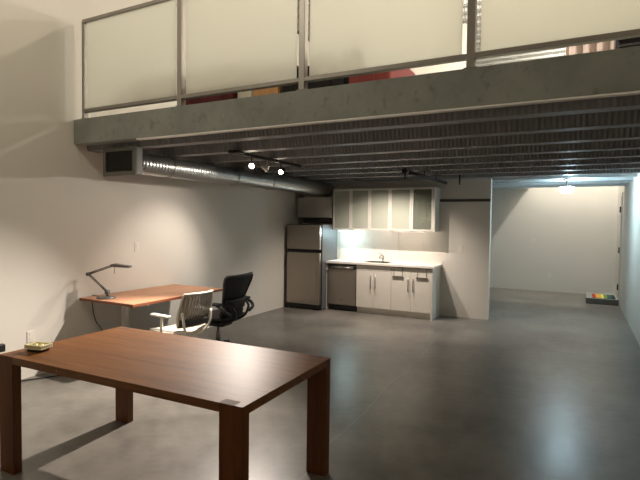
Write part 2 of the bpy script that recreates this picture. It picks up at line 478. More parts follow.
# ------------------------------------------------------------------ mezzanine railing
YR = YBEAM + .03
rail = thing('railing', 'grey steel railing with frosted panels along the mezzanine edge', 'railing', (-2, YR, ZT))
posts = [-4.765, -3.385, -2.05, -.70, .66]
for px in posts:
    w = .014 if px < -4 else .027
    b = MB(); b.box(px - w, px + w, YR - .03, YR + .03, ZT, 3.735); b.box(px - w - .02, px + w + .02, YR - .028, YR + .06, ZT, ZT + .008)
    b.build('post', M['steel_post'], rail, world=True, bevel=.003)
box(-4.78, .74, YR - .025, YR + .025, 3.722, 3.757).build('top_rail', M['steel_post'], rail, world=True, bevel=.004)
for a, c in zip(posts, posts[1:]):
    box(a + .01, c - .01, YR - .028, YR + .028, 2.772, 2.806).build('bottom_rail', M['steel_post'], rail, world=True, bevel=.003)
for a, c in zip(posts, posts[1:]):
    l = a + (.035 if a < -4 else .062); r = c - .065
    box(l, r, YR - .006, YR + .006, 2.806, 3.722).build('frosted_panel', M['frost'], rail, world=True)

# ------------------------------------------------------------------ things on the mezzanine (seen through the gaps)
def sofa(name, label, x0, x1, y0, y1, zs, zb, m, cat='sofa'):
    t = thing(name, label, cat, ((x0 + x1) / 2, y0, ZT))
    box(x0 + .1, x1 - .1, y0 + .18, y1, ZT + .06, zs).build('seat', m, t, world=True, bevel=.04)
    box(x0 + .1, x1 - .1, y0, y0 + .2, ZT + .06, zb).build('backrest', m, t, world=True, bevel=.05)
    for a in (x0, x1 - .14):
        box(a, a + .14, y0, y1, ZT + .06, zs + .12).build('armrest', m, t, world=True, bevel=.03)
    for a in (x0 + .05, x1 - .1):
        for c in (y0 + .05, y1 - .1):
            box(a, a + .05, c, c + .05, ZT, ZT + .062).build('foot', M['dark_metal'], t, world=True)
    return t
sofa('sofa', 'maroon sofa behind the railing on the mezzanine', -3.72, -3.08, 3.95, 4.75, 3.0, 3.1, M['maroon'])
sofa('armchair', 'dark fabric armchair behind the railing beside the pine cabinet', -2.52, -1.86, 3.95, 4.7, 2.98, 3.06, M['dark_fabric'], 'armchair')
sofa('armchair', 'red armchair behind the railing on the mezzanine', -1.83, -1.44, 3.95, 4.7, 2.96, 3.04, M['red'], 'armchair')
c1 = thing('cabinet', 'low white cabinet next to the pine cabinet on the mezzanine', 'cabinet', (-2.96, 4.2, ZT))
box(-3.06, -2.87, 4.0, 4.4, ZT, 3.1).build('body', M['white'], c1, world=True, bevel=.004)
box(-3.05, -2.88, 3.985, 3.999, ZT + .04, 3.09).build('door', M['white'], c1, world=True, bevel=.003)
c2 = thing('cabinet', 'pine wood cabinet beside the dark armchair on the mezzanine', 'cabinet', (-2.72, 4.2, ZT))
box(-2.86, -2.56, 4.0, 4.4, ZT, 3.12).build('body', M['pine'], c2, world=True, bevel=.004)
box(-2.85, -2.57, 3.985, 3.999, ZT + .04, 3.10).build('door', M['pine'], c2, world=True, bevel=.003)
# white half wall deep on the mezzanine
struct('wall_mezzanine', box(XL, -1.92, 9.2, 9.32, ZT - .002, ZC), M['wall'])
cu = thing('curtain', 'taupe pleated curtain hanging deep on the mezzanine', 'curtain', (.1, 8.5, ZT))
g = []
for i in range(60):
    x = -.26 + .66 * i / 59
    g.append([Vector((x, 8.5 + .05 * math.sin(i * .40), z)) for z in (ZT + .01, 3.6, 4.9)])
MB().sheet(g).build('fabric', M['curtain'], cu, world=True, smooth=True, solid=.006)
MB().tube([(-.32, 8.5, 4.92), (.46, 8.5, 4.92)], .015).build('rod', M['dark_metal'], cu, world=True)
bk = thing('bookcase', 'tall dark bookcase on the mezzanine beside the taupe curtain', 'bookcase', (.52, 6.1, ZT))
b = MB(); b.box(.28, .31, 6, 6.3, ZT, 4.6).box(.73, .76, 6, 6.3, ZT, 4.6).box(.31, .73, 6.27, 6.3, ZT, 4.6)
b.build('frame', M['dark_fabric'], bk, world=True)
for k in range(6):
    z = ZT + .05 + k * .36
    box(.31, .73, 6.0, 6.27, z, z + .025).build('shelf', M['dark_fabric'], bk, world=True)

# ------------------------------------------------------------------ air duct and its grille
du = thing('air_duct', 'round silver spiral air duct under the mezzanine along the wall', 'air duct', (-4.36, 3.95, 2.25))
MB().tube([(-4.36, 3.735 + .2 * i, 2.252) for i in range(24)] + [(-4.36, 8.62, 2.252)], .125, 28).build('duct_pipe', M['duct'], du, world=True, smooth=True)
bx = MB(); bx.box(-4.575, -4.098, 3.655, 3.735, 2.095, 2.383)
bx.build('duct_box', M['sheet_metal'], du, world=True, bevel=.003)
gf = MB()
gf.box(-4.585, -4.09, 3.635, 3.655, 2.085, 2.13).box(-4.585, -4.09, 3.635, 3.655, 2.345, 2.384)
gf.box(-4.585, -4.545, 3.635, 3.655, 2.13, 2.345).box(-4.135, -4.09, 3.635, 3.655, 2.13, 2.345)
gf.build('grille_frame', M['duct_frame'], du, world=True)
gl = MB(); gl.box(-4.545, -4.135, 3.65, 3.654, 2.13, 2.345)
for k in range(12):
    z = 2.14 + k * .0175
    gl.box(-4.545, -4.135, 3.640, 3.648, z, z + .003)
gl.build('grille', M['black'], du, world=True)
for y in (4.35, 5.6, 6.5):
    st = MB()
    st.tube([(-4.36 + .129 * math.cos(a), y, 2.252 + .129 * math.sin(a)) for a in [2 * PI * k / 28 for k in range(28)]], .0045, 6, closed=True)
    st.tube([(-4.36, y, 2.381), (-4.36, y, 2.43)], .008, 6)
    st.build('strap', M['nickel'], du, world=True)

# ------------------------------------------------------------------ track light
tx = -3.34
tl = thing('track_light', 'ceiling track light with two lit bulbs under the mezzanine deck', 'track light', (tx, 4.95, 2.385))
box(tx - .018, tx + .018, 4.25, 5.75, 2.352, 2.385).build('track', M['dark_metal'], tl, world=True, bevel=.003)
box(tx - .06, tx + .06, 4.28, 4.42, 2.36, 2.386).build('canopy', M['dark_metal'], tl, world=True, bevel=.004)
LAMPS = [(tx + .02, 4.61, 2.25), (tx - .03, 5.31, 2.25)]
def head(px, py, pz, d, mbody, lit, par, name='lamp_head'):
    d = Vector(d).normalized()
    Q = d.to_track_quat('Z', 'Y').to_matrix().to_4x4(); Q.translation = Vector((px, py, pz))
    b = MB(); b.lathe([(.012, -.075), (.024, -.07), (.030, -.03), (.040, .0), (.040, .008), (.034, .008), (.026, -.025), (.0, -.028)], M=Q, seg=20)
    b.tube([Vector((px, py, pz)) - d * .06, (px, py, 2.30), (px, py, 2.355)], .007, 8)
    h = b.build(name, mbody, par, world=True, smooth=True)
    bb = MB(); bb.lathe([(0, -.02), (.016, -.016), (.026, .0), (.024, .012), (.012, .022), (0, .025)], M=Q, seg=16)
    e = bb.build('bulb', lit, par, world=True, smooth=True); e.parent = h
    return h
head(*LAMPS[0], (.45, -1, -.35), M['dark_metal'], M['warm_bulb'], tl)
head(*LAMPS[1], (-.05, -.8, -.45), M['dark_metal'], M['warm_bulb'], tl)
head(tx + .0, 4.95, 2.25, (.8, .25, -.5), M['shade_white'], M['white_plastic'], tl)

# two small spots tucked up into a flute of the deck in front of the kitchen
KSP = [(-2.60, 7.40), (-2.95, 7.40)]
for i, (x, y) in enumerate(KSP):
    t = thing('ceiling_spotlight', ['black ceiling spotlight in the deck flute by the glass cabinets, on the partition side',
                                    'black ceiling spotlight in the deck flute by the glass cabinets, on the fridge side'][i], 'ceiling light', (x, y, 2.535))
    MB().lathe([(.04, 2.45), (.045, 2.45), (.045, 2.534), (0, 2.534)], x, y, 20).build('housing', M['black'], t, world=True, smooth=False)
    MB().lathe([(0, 2.452), (.036, 2.452), (.036, 2.456), (0, 2.456)], x, y, 20).build('lens', M['bulb_dim'], t, world=True)

# ------------------------------------------------------------------ sprinkler pipe
sp = thing('sprinkler_pipe', 'black sprinkler pipe hanging below the deck near the glass cabinets', 'pipe', (-2.0, 7.2, 2.3))
MB().tube([(-2.03, 6.22, 2.30), (-1.99, 8.28, 2.30)], .024, 12).build('pipe', M['pipe'], sp, world=True, smooth=True)
MB().tube([(-2.03, 6.17, 2.30), (-2.03, 6.28, 2.30)], .034, 12).build('elbow', M['pipe'], sp, world=True, smooth=True)
MB().lathe([(0, 2.19), (.02, 2.195), (.006, 2.21), (.012, 2.24), (.016, 2.27), (.016, 2.29)], -2.03, 6.22, 12).build('sprinkler_head', M['pipe'], sp, world=True)
for y in (7.06, 7.73):
    b = MB(); b.tube([(-2.015, y, 2.325), (-2.015, y, 2.386)], .008, 8)
    b.box(-2.10, -1.93, y - .015, y + .015, 2.376, 2.386); b.build('hanger', M['pipe'], sp, world=True)
s2 = thing('sprinkler', 'small black sprinkler head under the deck above the partition', 'sprinkler', (-1.75, 8.2, 2.534))
b = MB(); b.lathe([(0, 2.26), (.022, 2.265), (.008, 2.28), (.014, 2.32), (.014, 2.534)], -1.75, 8.2, 12)
b.build('nozzle', M['pipe'], s2, world=True)
MB().lathe([(.03, 2.522), (.03, 2.534), (0, 2.534)], -1.75, 8.2, 14).build('escutcheon', M['pipe'], s2, world=True)

# ------------------------------------------------------------------ entry ceiling lamp
EX, EY = -.20, 9.05
el = thing('ceiling_lamp', 'lit white glass ceiling lamp by the entry', 'ceiling lamp', (EX, EY, 2.385))
MB().lathe([(0, 2.355), (.06, 2.358), (.065, 2.375), (.065, 2.386), (0, 2.386)], EX, EY, 24).build('canopy', M['chrome'], el, world=True, smooth=True)
MB().tube([(EX, EY, 2.36), (EX, EY, 2.20)], .012, 10).build('stem', M['chrome'], el, world=True)
for k in range(3):
    a = math.radians(35 + 120 * k); cx, cy = EX + .062 * math.cos(a), EY + .062 * math.sin(a)
    ar = MB(); ar.tube([(EX, EY, 2.22), (cx, cy, 2.235)], .008, 8)
    arm = ar.build('arm', M['chrome'], el, world=True)
    sh = MB(); sh.lathe([(.018, 2.145), (.04, 2.17), (.052, 2.215), (.057, 2.255), (.052, 2.255), (.035, 2.19), (0, 2.16)], cx, cy, 20)
    sh.build('glass_shade', M['cool_glass'], el, world=True, smooth=True)

# ------------------------------------------------------------------ kitchen: fridge
YFR = 7.87
f = thing('fridge', 'stainless top freezer fridge between the wall and the dishwasher', 'fridge', (-4.48, 8.2, 0))
FX0, FX1 = -4.865, -4.125
box(FX0, FX1, YFR + .065, 8.55, .02, 1.575).build('cabinet_body', M['charcoal'], f, world=True, bevel=.006)
box(FX0 + .005, FX1 - .005, YFR + .03, YFR + .08, .02, .09).build('kick_grille', M['black'], f, world=True)
gk = MB(); gk.box(FX0 + .002, FX1 - .002, YFR + .045, YFR + .066, .09, 1.572); gk.build('gasket', M['black'], f, world=True)
fd = box(FX0 + .02, FX1 - .045, YFR, YFR + .044, 1.116, 1.562).build('freezer_door', M['ss'], f, world=True, bevel=.008)
dd = box(FX0 + .02, FX1 - .045, YFR, YFR + .044, .10, 1.054).build('fridge_door', M['ss'], f, world=True, bevel=.008)
for d, z0, z1 in ((fd, 1.118, 1.56), (dd, .105, 1.052)):
    h = box(FX1 - .043, FX1 - .012, YFR - .022, YFR + .044, z0, z1).build('handle', M['ss'], f, world=True, bevel=.006); h.parent = d
bd = box(-4.30, -4.245, YFR - .004, YFR, 1.50, 1.516).build('badge', M['ss_dark'], f, world=True); bd.parent = fd
MB().tube([(FX0 + .06, YFR + .02, .012), (FX0 + .06, YFR + .05, .012)], .012, 10).build('foot', M['nickel'], f, world=True)

# cabinet above the fridge
oc = thing('wall_cabinet', 'flat grey cabinet above the fridge', 'cabinet', (-4.5, 8.45, 1.705))
box(-4.865, -4.13, 8.30, YK - .001, 1.705, 2.09).build('body', M['grey_panel'], oc, world=True)
box(-4.862, -4.133, 8.281, 8.299, 1.707, 2.088).build('door', M['grey_panel'], oc, world=True, bevel=.003)
box(-4.84, -4.15, 8.45, YK - .001, 1.60, 1.704).build('shade_block', M['stripe'], oc, world=True)  # dark block standing in for the shaded space above the fridge

# glass-door wall cabinets
EDG = [-4.098, -3.735, -3.362, -2.975, -2.582, -2.200]
ZU0, ZU1 = 1.483, 2.235
def carcass(t, x0, x1):
    b = MB(); b.box(x0, x0 + .016, 8.312, YK - .001, ZU0, ZU1).box(x1 - .016, x1, 8.312, YK - .001, ZU0, ZU1)
    b.box(x0 + .016, x1 - .016, 8.312, YK - .001, ZU0, ZU0 + .016).box(x0 + .016, x1 - .016, 8.312, YK - .001, ZU1 - .016, ZU1)
    b.box(x0 + .016, x1 - .016, YK - .008, YK - .001, ZU0 + .016, ZU1 - .016)
    b.build('body', M['white'], t, world=True)
labs = ['glass-door wall cabinet beside the grey cabinet over the fridge', 'second glass-door wall cabinet from the fridge', 'glass-door wall cabinet in the middle of the row of five',
        'glass-door wall cabinet next to the darker end one', 'clear dark-looking glass-door wall cabinet at the end of the row']
for i in range(5):
    x0, x1 = EDG[i] + .001, EDG[i + 1] - .001
    t = thing('wall_cabinet', labs[i], 'cabinet', ((x0 + x1) / 2, 8.45, ZU0), group='glass-door wall cabinets')
    carcass(t, x0, x1)
    hs = [1.620, 1.988] if i in (0, 1) else [1.72, 1.985] if i < 4 else [1.64, 1.985]
    for z in hs:
        box(x0 + .016, x1 - .016, 8.33, YK - .008, z, z + .008).build('shelf', M['shelf_glass'], t, world=True)
    w = .03
    fr = MB(); fr.box(x0 + .001, x0 + w, 8.29, 8.311, ZU0, ZU1).box(x1 - w, x1 - .001, 8.29, 8.311, ZU0, ZU1)
    fr.box(x0 + w, x1 - w, 8.29, 8.311, ZU0, ZU0 + w).box(x0 + w, x1 - w, 8.29, 8.311, ZU1 - w, ZU1)
    fr = fr.build('door', M['alu'], t, world=True)
    gp = box(x0 + w, x1 - w, 8.298, 8.304, ZU0 + w, ZU1 - w).build('glass_pane', M['glass_clear'] if i == 4 else M['glass'], t, world=True); gp.parent = fr
box(-2.1985, -2.172, 8.285, YK - .001, ZU0 - .005, ZU1 + .005).build('side_panel', M['white'], t, world=True)
pt = thing('paper_towel_holder', 'dark paper towel stand inside the clear glass cabinet', 'paper towel holder', (-2.36, 8.46, 1.648))
MB().lathe([(.07, 1.649), (.07, 1.664), (0, 1.664)], -2.36, 8.46, 20).build('base', M['dark_metal'], pt, world=True)
MB().tube([(-2.36, 8.46, 1.66), (-2.36, 8.46, 1.93)], .009, 8).build('rod', M['dark_metal'], pt, world=True)
MB().lathe([(0, 1.925), (.02, 1.93), (.02, 1.95), (0, 1.957)], -2.36, 8.46, 12).build('knob', M['dark_metal'], pt, world=True)

# under-cabinet light
ul = thing('under_cabinet_light', 'cool white light fixed under the glass cabinet beside the fridge', 'light', (-3.87, 8.38, ZU0))
box(-4.02, -3.72, 8.36, 8.405, ZU0 - .02, ZU0 - .0005).build('housing', M['alu'], ul, world=True)
box(-4.01, -3.73, 8.366, 8.399, ZU0 - .023, ZU0 - .0202).build('diffuser', M['cool_strip'], ul, world=True)

ul2 = thing('under_cabinet_light', 'added slim fill light under the clear glass cabinet at the row end', 'light', (-2.65, 8.38, ZU0))  # added bar to brighten the backsplash, no such fitting seen
box(-2.95, -2.35, 8.37, 8.40, ZU0 - .016, ZU0 - .0005).build('housing', M['alu'], ul2, world=True)
box(-2.93, -2.37, 8.374, 8.396, ZU0 - .019, ZU0 - .0162).build('diffuser', M['fill_strip'], ul2, world=True)

# dishwasher
DX0, DX1 = -4.105, -3.522
YC = 8.10
dw = thing('dishwasher', 'stainless dishwasher under the counter beside the fridge', 'dishwasher', (-3.81, 8.3, 0))
box(DX0 + .01, DX1 - .005, YC + .03, 8.6, .1, .86).build('tub', M['charcoal'], dw, world=True)
box(DX0 + .012, DX1 - .008, YC - .012, YC + .029, .115, .765).build('door', M['ss'], dw, world=True, bevel=.006)
box(DX0 + .012, DX1 - .008, YC - .010, YC + .029, .832, .858).build('control_panel', M['black'], dw, world=True, bevel=.004)
box(DX0 + .05, DX1 - .05, YC + .012, YC + .029, .766, .831).build('handle_recess', M['ss_dark'], dw, world=True)
hb = MB(); hb.tube([(DX0 + .05, YC - .03, .800), (DX1 - .05, YC - .03, .800)], .017, 10)
for x in (DX0 + .07, DX1 - .07): hb.tube([(x, YC - .03, .800), (x, YC + .015, .800)], .008, 8)
hb.build('handle', M['chrome'], dw, world=True, smooth=True)
box(DX0 + .02, DX1 - .01, YC + .05, YC + .07, .003, .114).build('kick_plate', M['black'], dw, world=True)
box(-3.85, -3.77, YC - .0135, YC - .0121, .20, .212).build('badge', M['ss_dark'], dw, world=True)
fl = box(-4.122, -4.107, YC, 8.62, 0, .868).build('filler_panel', M['white']); tag(fl, 'narrow white filler panel between fridge and dishwasher', 'panel')

# base cabinets
def bar_handle(d, x, y, z0, z1):
    b = MB(); b.tube([(x, y - .03, z0), (x, y - .03, z1)], .006, 8)
    for z in (z0 + .03, z1 - .03): b.tube([(x, y - .03, z), (x, y + .002, z)], .004, 6)
    o = b.build('handle', M['nickel'], d, world=False, smooth=True); return o
def base_unit(label, x0, x1, panel):
    t = thing('base_cabinet', label, 'cabinet', ((x0 + x1) / 2, 8.35, 0))
    b = MB(); b.box(x0, x0 + .016, YC + .02, 8.62, .105, .862).box(x1 - .016, x1, YC + .02, 8.62, .105, .862).box(x0 + .016, x1 - .016, YC + .02, 8.62, .105, .121).box(x0 + .016, x1 - .016, 8.61, 8.62, .121, .862); b.build('body', M['white'], t, world=True)
    box(x0, x1, YC + .055, YC + .075, .0, .104).build('plinth', M['white'], t, world=True)
    top = .765 if panel else .845
    if panel: box(x0 + .002, x1 - .002, YC, YC + .019, .772, .855).build('false_front', M['white'], t, world=True, bevel=.002)
    xm = (x0 + x1) / 2
    for a, c, hx in ((x0 + .002, xm - .0015, xm - .04), (xm + .0015, x1 - .002, xm + .045)):
        d = box(a, c, YC, YC + .019, .11, top).build('door', M['white'], t, world=True, bevel=.002)
        h = MB(); z0, z1 = (.45, .70)
        h.tube([(hx, YC - .03, z0), (hx, YC - .03, z1)], .007, 8)
        for z in (z0 + .03, z1 - .03): h.tube([(hx, YC - .03, z), (hx, YC + .001, z)], .005, 6)
        o = h.build('handle', M['nickel'], t, world=True, smooth=True); o.parent = d
    return t
base_unit('white two-door base cabinet under the sink beside the dishwasher', -3.518, -2.862, True)
base_unit('white two-door base cabinet at the open end of the counter', -2.860, -2.162, False)
e2 = box(-2.160, -2.136, YC - .004, YK - .001, 0, .866).build('end_panel', M['white']); tag(e2, 'white end panel closing the open end of the base cabinets', 'panel')
def towel_bar(label, x):
    t = thing('towel_bar', label, 'towel bar', (x, YC - .02, .70))
    for s in (-.075, .075):
        b = MB(); b.box(x + s - .006, x + s + .006, YC - .004, YC - .0005, .70, .852).box(x + s - .006, x + s + .006, YC - .004, YC + .03, .8525, .856)
        b.build('hook', M['chrome'], t, world=True)
    box(x - .10, x + .10, YC - .022, YC - .0045, .685, .708).build('bar', M['nickel'], t, world=True, bevel=.003)
    return t
towel_bar('towel bar hooked over the cabinet door nearer the sink', -2.735)
towel_bar('towel bar hooked over the end door of the base cabinets', -2.315)
for i, x in enumerate((-3.27, -2.72)):
    lb = MB(); lb.box(x - .012, x + .012, YC + .045, YC + .054, .0, .03)
    o = lb.build('leg_clip', M['white_plastic'])
    tag(o, ['small white clip at the plinth below the sink cabinet', 'small white clip at the plinth below the end cabinet'][i], 'clip')

# worktop with sink and tap
ct = thing('countertop', 'white kitchen countertop over dishwasher and base cabinets', 'countertop', (-3.1, 8.3, .868))
SX0, SX1, SY0, SY1 = -3.42, -2.98, 8.20, 8.50
b = MB(); CX0, CX1, CY0, CY1 = -4.121, -2.11, YC - .035, YK - .001
b.box(CX0, SX0, CY0, CY1, .869, .905).box(SX1, CX1, CY0, CY1, .869, .905).box(SX0, SX1, CY0, SY0, .869, .905).box(SX0, SX1, SY1, CY1, .869, .905)
b.build('worktop', M['counter'], ct, world=True)
box(CX0, CX1, YK - .02, YK - .001, .905, .945).build('upstand', M['counter'], ct, world=True, bevel=.002)
sk = thing('sink', 'stainless sink set into the white countertop', 'sink', (-3.2, 8.35, .905))
b = MB()
b.box(SX0 + .005, SX1 - .005, SY0 + .005, SY1 - .005, .76, .765)
b.box(SX0 + .002, SX0 + .006, SY0 + .002, SY1 - .002, .76, .905).box(SX1 - .006, SX1 - .002, SY0 + .002, SY1 - .002, .76, .905)
b.box(SX0 + .006, SX1 - .006, SY0 + .002, SY0 + .006, .76, .905).box(SX0 + .006, SX1 - .006, SY1 - .006, SY1 - .002, .76, .905)
b.build('basin', M['ss'], sk, world=True)
b = MB(); b.box(SX0 - .02, SX0 + .004, SY0 - .02, SY1 + .02, .9052, .911).box(SX1 - .004, SX1 + .02, SY0 - .02, SY1 + .02, .9052, .911)
b.box(SX0 + .004, SX1 - .004, SY0 - .02, SY0 + .004, .9052, .911).box(SX0 + .004, SX1 - .004, SY1 - .004, SY1 + .02, .9052, .911)
b.build('rim', M['chrome'], sk, world=True)
fx, fy = -3.19, 8.57
fc = thing('faucet', 'chrome faucet behind the sink', 'faucet', (fx, fy, .905))
MB().lathe([(.028, .9055), (.028, .915), (.019, .925), (.018, 1.0), (.014, 1.01), (0, 1.012)], fx, fy, 18).build('body', M['chrome'], fc, world=True, smooth=True)
MB().tube(smoothstep_path([(fx, fy, .96), (fx, fy - .05, 1.01), (fx, fy - .12, 1.025), (fx, fy - .18, .995), (fx, fy - .19, .97)], 5), .011, 10).build('spout', M['chrome'], fc, world=True, smooth=True)
MB().tube([(fx, fy, 1.01), (fx - .02, fy, 1.03), (fx - .09, fy - .01, 1.075)], [.011, .009, .006], 8).build('lever', M['chrome'], fc, world=True, smooth=True)
bs = box(-4.10, -2.93, YK - .006, YK - .001, .946, ZU0 - .001).build('backsplash', M['backsplash']); tag(bs, 'glossy white backsplash panel between countertop and glass cabinets', 'backsplash')

# wall plates
def plate(name, label, cat, at, normal, holes, w=.075, h=.118):
    x, y, z = at
    t = thing(name, label, cat, at)
    n = Vector(normal); u = Vector((0, 0, 1)).cross(n)
    Q = Matrix((u, Vector((0, 0, 1)), n)).transposed().to_4x4(); Q.translation = Vector(at)
    MB().box(-w / 2, w / 2, -h / 2, h / 2, 0, .006, Q).build('plate', M['white_plastic'], t, world=True, bevel=.0015)
    if holes == 'switch':
        MB().box(-.016, .016, -.033, .033, .0062, .010, Q).build('rocker', M['white_plastic'], t, world=True, bevel=.001)
    else:
        for s in (-.024, .024):
            MB().box(-.016, .016, s - .014, s + .014, .0062, .008, Q).build('socket', M['white_plastic'], t, world=True)
    return t
plate('wall_outlet', 'white outlet plate on the kitchen wall above the counter end', 'outlet', (-2.485, YK - .0008, 1.19), (0, -1, 0), 'o')
plate('wall_outlet', 'small white outlet plate on the backsplash behind the faucet', 'outlet', (-3.40, YK - .0068, 1.12), (0, -1, 0), 'o')
plate('light_switch', 'white light switch on the partition beyond the counter end', 'light switch', (-1.80, YK - .0008, 1.185), (0, -1, 0), 's'.replace('s', 'switch'))
plate('light_switch', 'white light switch on the wall above the desk', 'light switch', (XL + .0008, 4.39, 1.28), (1, 0, 0), 'switch')
plate('wall_outlet', 'white outlet plate low on the wall behind the wooden table', 'outlet', (XL + .0008, 3.03, .417), (1, 0, 0), 'o')
plate('light_switch', 'white light switch on the far entry wall', 'light switch', (-.985, YB - .0008, 1.24), (0, -1, 0), 'switch')
plate('wall_outlet', 'white outlet plate low on the far entry wall', 'outlet', (-.60, YB - .0008, .40), (0, -1, 0), 'o')
plate('wall_outlet', 'white outlet plate low on the wall by the entry step', 'outlet', (XR - .0008, 9.97, .33), (-1, 0, 0), 'o')

# entry step and mat
stp = thing('step', 'low grey step in front of the entry door', 'step', (.46, 12, 0))
box(.17, .748, 11.565, 12.75, .0, .122).build('tread', M['step'], stp, world=True, bevel=.004)
box(.166, .748, 11.556, 11.5645, .0, .118).build('riser', M['step_dark'], stp, world=True)
mt = box(.285, .70, 11.62, 12.2, .1225, .134).build('doormat', M['rainbow']); tag(mt, 'rainbow striped doormat on the grey entry step', 'doormat')

# ------------------------------------------------------------------ big wooden table
TCX, TCY, TA = -2.320, 2.2995, math.radians(1.3)
TL, TW, TH = 1.886, .964, .753
tb = thing('dining_table', 'large brown wooden table with thick square legs', 'table', (TCX, TCY, 0), TA)
LW, LD = .138, .058
top = MB()
hx, hy, tt = TL / 2, TW / 2, .046
e = .0
# top as one board with notched corners where the legs run through
pl = [(-hx + LW, -hy), (hx - LW, -hy), (hx - LW, -hy + LD), (hx, -hy + LD), (hx, hy - LD), (hx - LW, hy - LD), (hx - LW, hy), (-hx + LW, hy), (-hx + LW, hy - LD), (-hx, hy - LD), (-hx, -hy + LD), (-hx + LW, -hy + LD)]
top.prism(pl, 'z', TH - tt, TH)
top.build('tabletop', M['table'], tb)
for sx in (-1, 1):
    for sy in (-1, 1):
        x0, x1 = sorted((sx * hx, sx * (hx - LW))); y0, y1 = sorted((sy * hy, sy * (hy - LD)))
        lg = box(x0 + .0004, x1 - .0004, y0 + .0004, y1 - .0004, 0, TH - .001).build('leg', M['table_leg'], tb, bevel=.002)
        box(x0, x1, y0, y1, TH - .0009, TH).build('corner_cap', M['table'], lg)
        xa, xb = sorted((sx * (hx - .05), sx * (hx - LW)))
        box(xa, xb, y0 + .002, y1 - .002, TH, TH + .0004).build('end_grain', M['endgrain'], lg)
for x in (-.38, -.19):
    MB().tube([(x, -hy - .001, TH - .024), (x, -hy + .004, TH - .024)], .005, 10).build('screw', M['chrome'], tb)

ds = thing('dish', 'small cream dish on the wooden table corner', 'dish', (-3.13, 1.98, TH + .0008), math.radians(12))
box(-.055, .055, -.04, .04, 0, .014).build('base', M['black'], ds, bevel=.005)
b = MB(); b.box(-.068, .068, -.05, .05, .0142, .026)
b.box(-.068, .068, -.05, -.038, .0262, .044).box(-.068, .068, .038, .05, .0262, .044).box(-.068, -.056, -.038, .038, .0262, .044).box(.056, .068, -.038, .038, .0262, .044)
b.build('bowl', M['cream'], ds, bevel=.004)
b = MB()
for i in range(4):
    b.lathe([(0, .0263), (.015, .028), (.014, .038), (0, .041)], -.036 + .024 * i, .012 * (-1) ** i, 10)
b.build('filling', M['yellow'], ds, smooth=True)

# ------------------------------------------------------------------ desk against the wall
dk = thing('desk', 'long tan wood desk against the wall', 'desk', (-4.47, 4.2, 0))
DZ = .745
box(-4.90, -4.055, 3.57, 5.01, DZ - .006, DZ).build('desktop', M['desk'], dk, world=True)
box(-4.90, -4.055, 3.57, 5.01, DZ - .03, DZ - .0062).build('core', M['edge'], dk, world=True)
for y in (3.84, 4.80):
    box(-4.80, -4.12, y - .025, y + .025, DZ - .06, DZ - .0305).build('crossbar', M['leg_grey'], dk, world=True)
    lg = box(-4.52, -4.45, y - .025, y + .025, .03, DZ - .0605).build('leg', M['leg_grey'], dk, world=True, bevel=.003)
    fo = box(-4.78, -4.10, y - .03, y + .03, 0, .0295).build('foot', M['leg_grey'], dk, world=True, bevel=.003); fo.parent = lg
box(-4.12, -4.07, 3.585, 3.625, DZ - .045, DZ - .0305).build('corner_bracket', M['edge'], dk, world=True)

# desk lamp
ang = math.atan2(.466, .884)
la = thing('desk_lamp', 'grey articulated desk lamp on the tan desk', 'desk lamp', (-4.625, 3.705, DZ), ang)
MB().lathe([(.1, .0005), (.102, .004), (.1, .014), (.085, .02), (.03, .024), (0, .026)], seg=32).build('base', M['lamp_grey'], la, smooth=True)
P0, P1, P2, P3 = Vector((.012, 0, .07)), Vector((-.20, 0, .268)), Vector((.07, 0, .365)), Vector((.27, 0, .352))
b = MB(); b.tube([(.012, 0, .024), (.012, 0, .06)], .016, 12); b.tube([(.012, -.025, .07), (.012, .025, .07)], .022, 14)
b.build('pivot', M['lamp_grey'], la, smooth=True)
def arm(a, c, name):
    b = MB(); d = (c - a).normalized(); nrm = Vector((-d.z, 0, d.x))
    for s in (-.012, .012):
        b.tube([a + nrm * s * .6, c + nrm * s * .6], .0055, 8)
    mid = a + (c - a) * .08; b.tube([mid, a + (c - a) * .34], .014, 10)
    return b.build(name, M['lamp_grey'], la, smooth=True)
arm(P0, P1, 'lower_arm'); arm(P1, P2, 'upper_arm')
b = MB(); b.tube([P1 + Vector((0, -.022, 0)), P1 + Vector((0, .022, 0))], .02, 14); b.build('elbow', M['lamp_grey'], la, smooth=True)
hd = MB(); hd.prism([(P2.x - .012, P2.z + .014), (P2.x + .02, P2.z + .022), (P3.x, P3.z + .012), (P3.x, P3.z - .008), (P2.x + .03, P2.z - .014), (P2.x - .012, P2.z - .012)], 'y', -.045, .045)
hd.build('lamp_head', M['lamp_grey'], la, bevel=.006)
MB().tube([P2 + Vector((.02, 0, -.012)), P2 + Vector((.018, 0, -.09))], .0035, 6).build('handle', M['lamp_grey'], la)
cp = smoothstep_path([(-4.71, 3.72, DZ + .005), (-4.84, 3.735, DZ + .006), (-4.905, 3.745, DZ + .004), (-4.911, 3.747, DZ - .02), (-4.911, 3.75, .6), (-4.90, 3.78, .45), (-4.88, 3.86, .3), (-4.87, 3.87, .03), (-4.86, 3.8, .006), (-4.86, 3.4, .006)], 6)
MB().tube(cp, .004, 6).build('cord', M['black'], la, world=True, smooth=True)

# black adapter by the low outlet and its cable
ad = thing('power_adapter', 'black power adapter on the wall at the edge of the wooden table', 'power adapter', (XL, 2.70, .37))
box(XL + .001, XL + .06, 2.655, 2.75, .335, .41).build('body', M['black'], ad, world=True, bevel=.008)
MB().tube(smoothstep_path([(XL + .03, 2.70, .336), (XL + .03, 2.71, .15), (XL + .05, 2.78, .008), (XL + .06, 2.9, .006), (-4.76, 3.08, .006), (-4.69, 3.19, .006), (-4.55, 3.22, .006), (-4.47, 3.3, .006)], 6), .006, 6).build('cord', M['black'], ad, world=True, smooth=True)

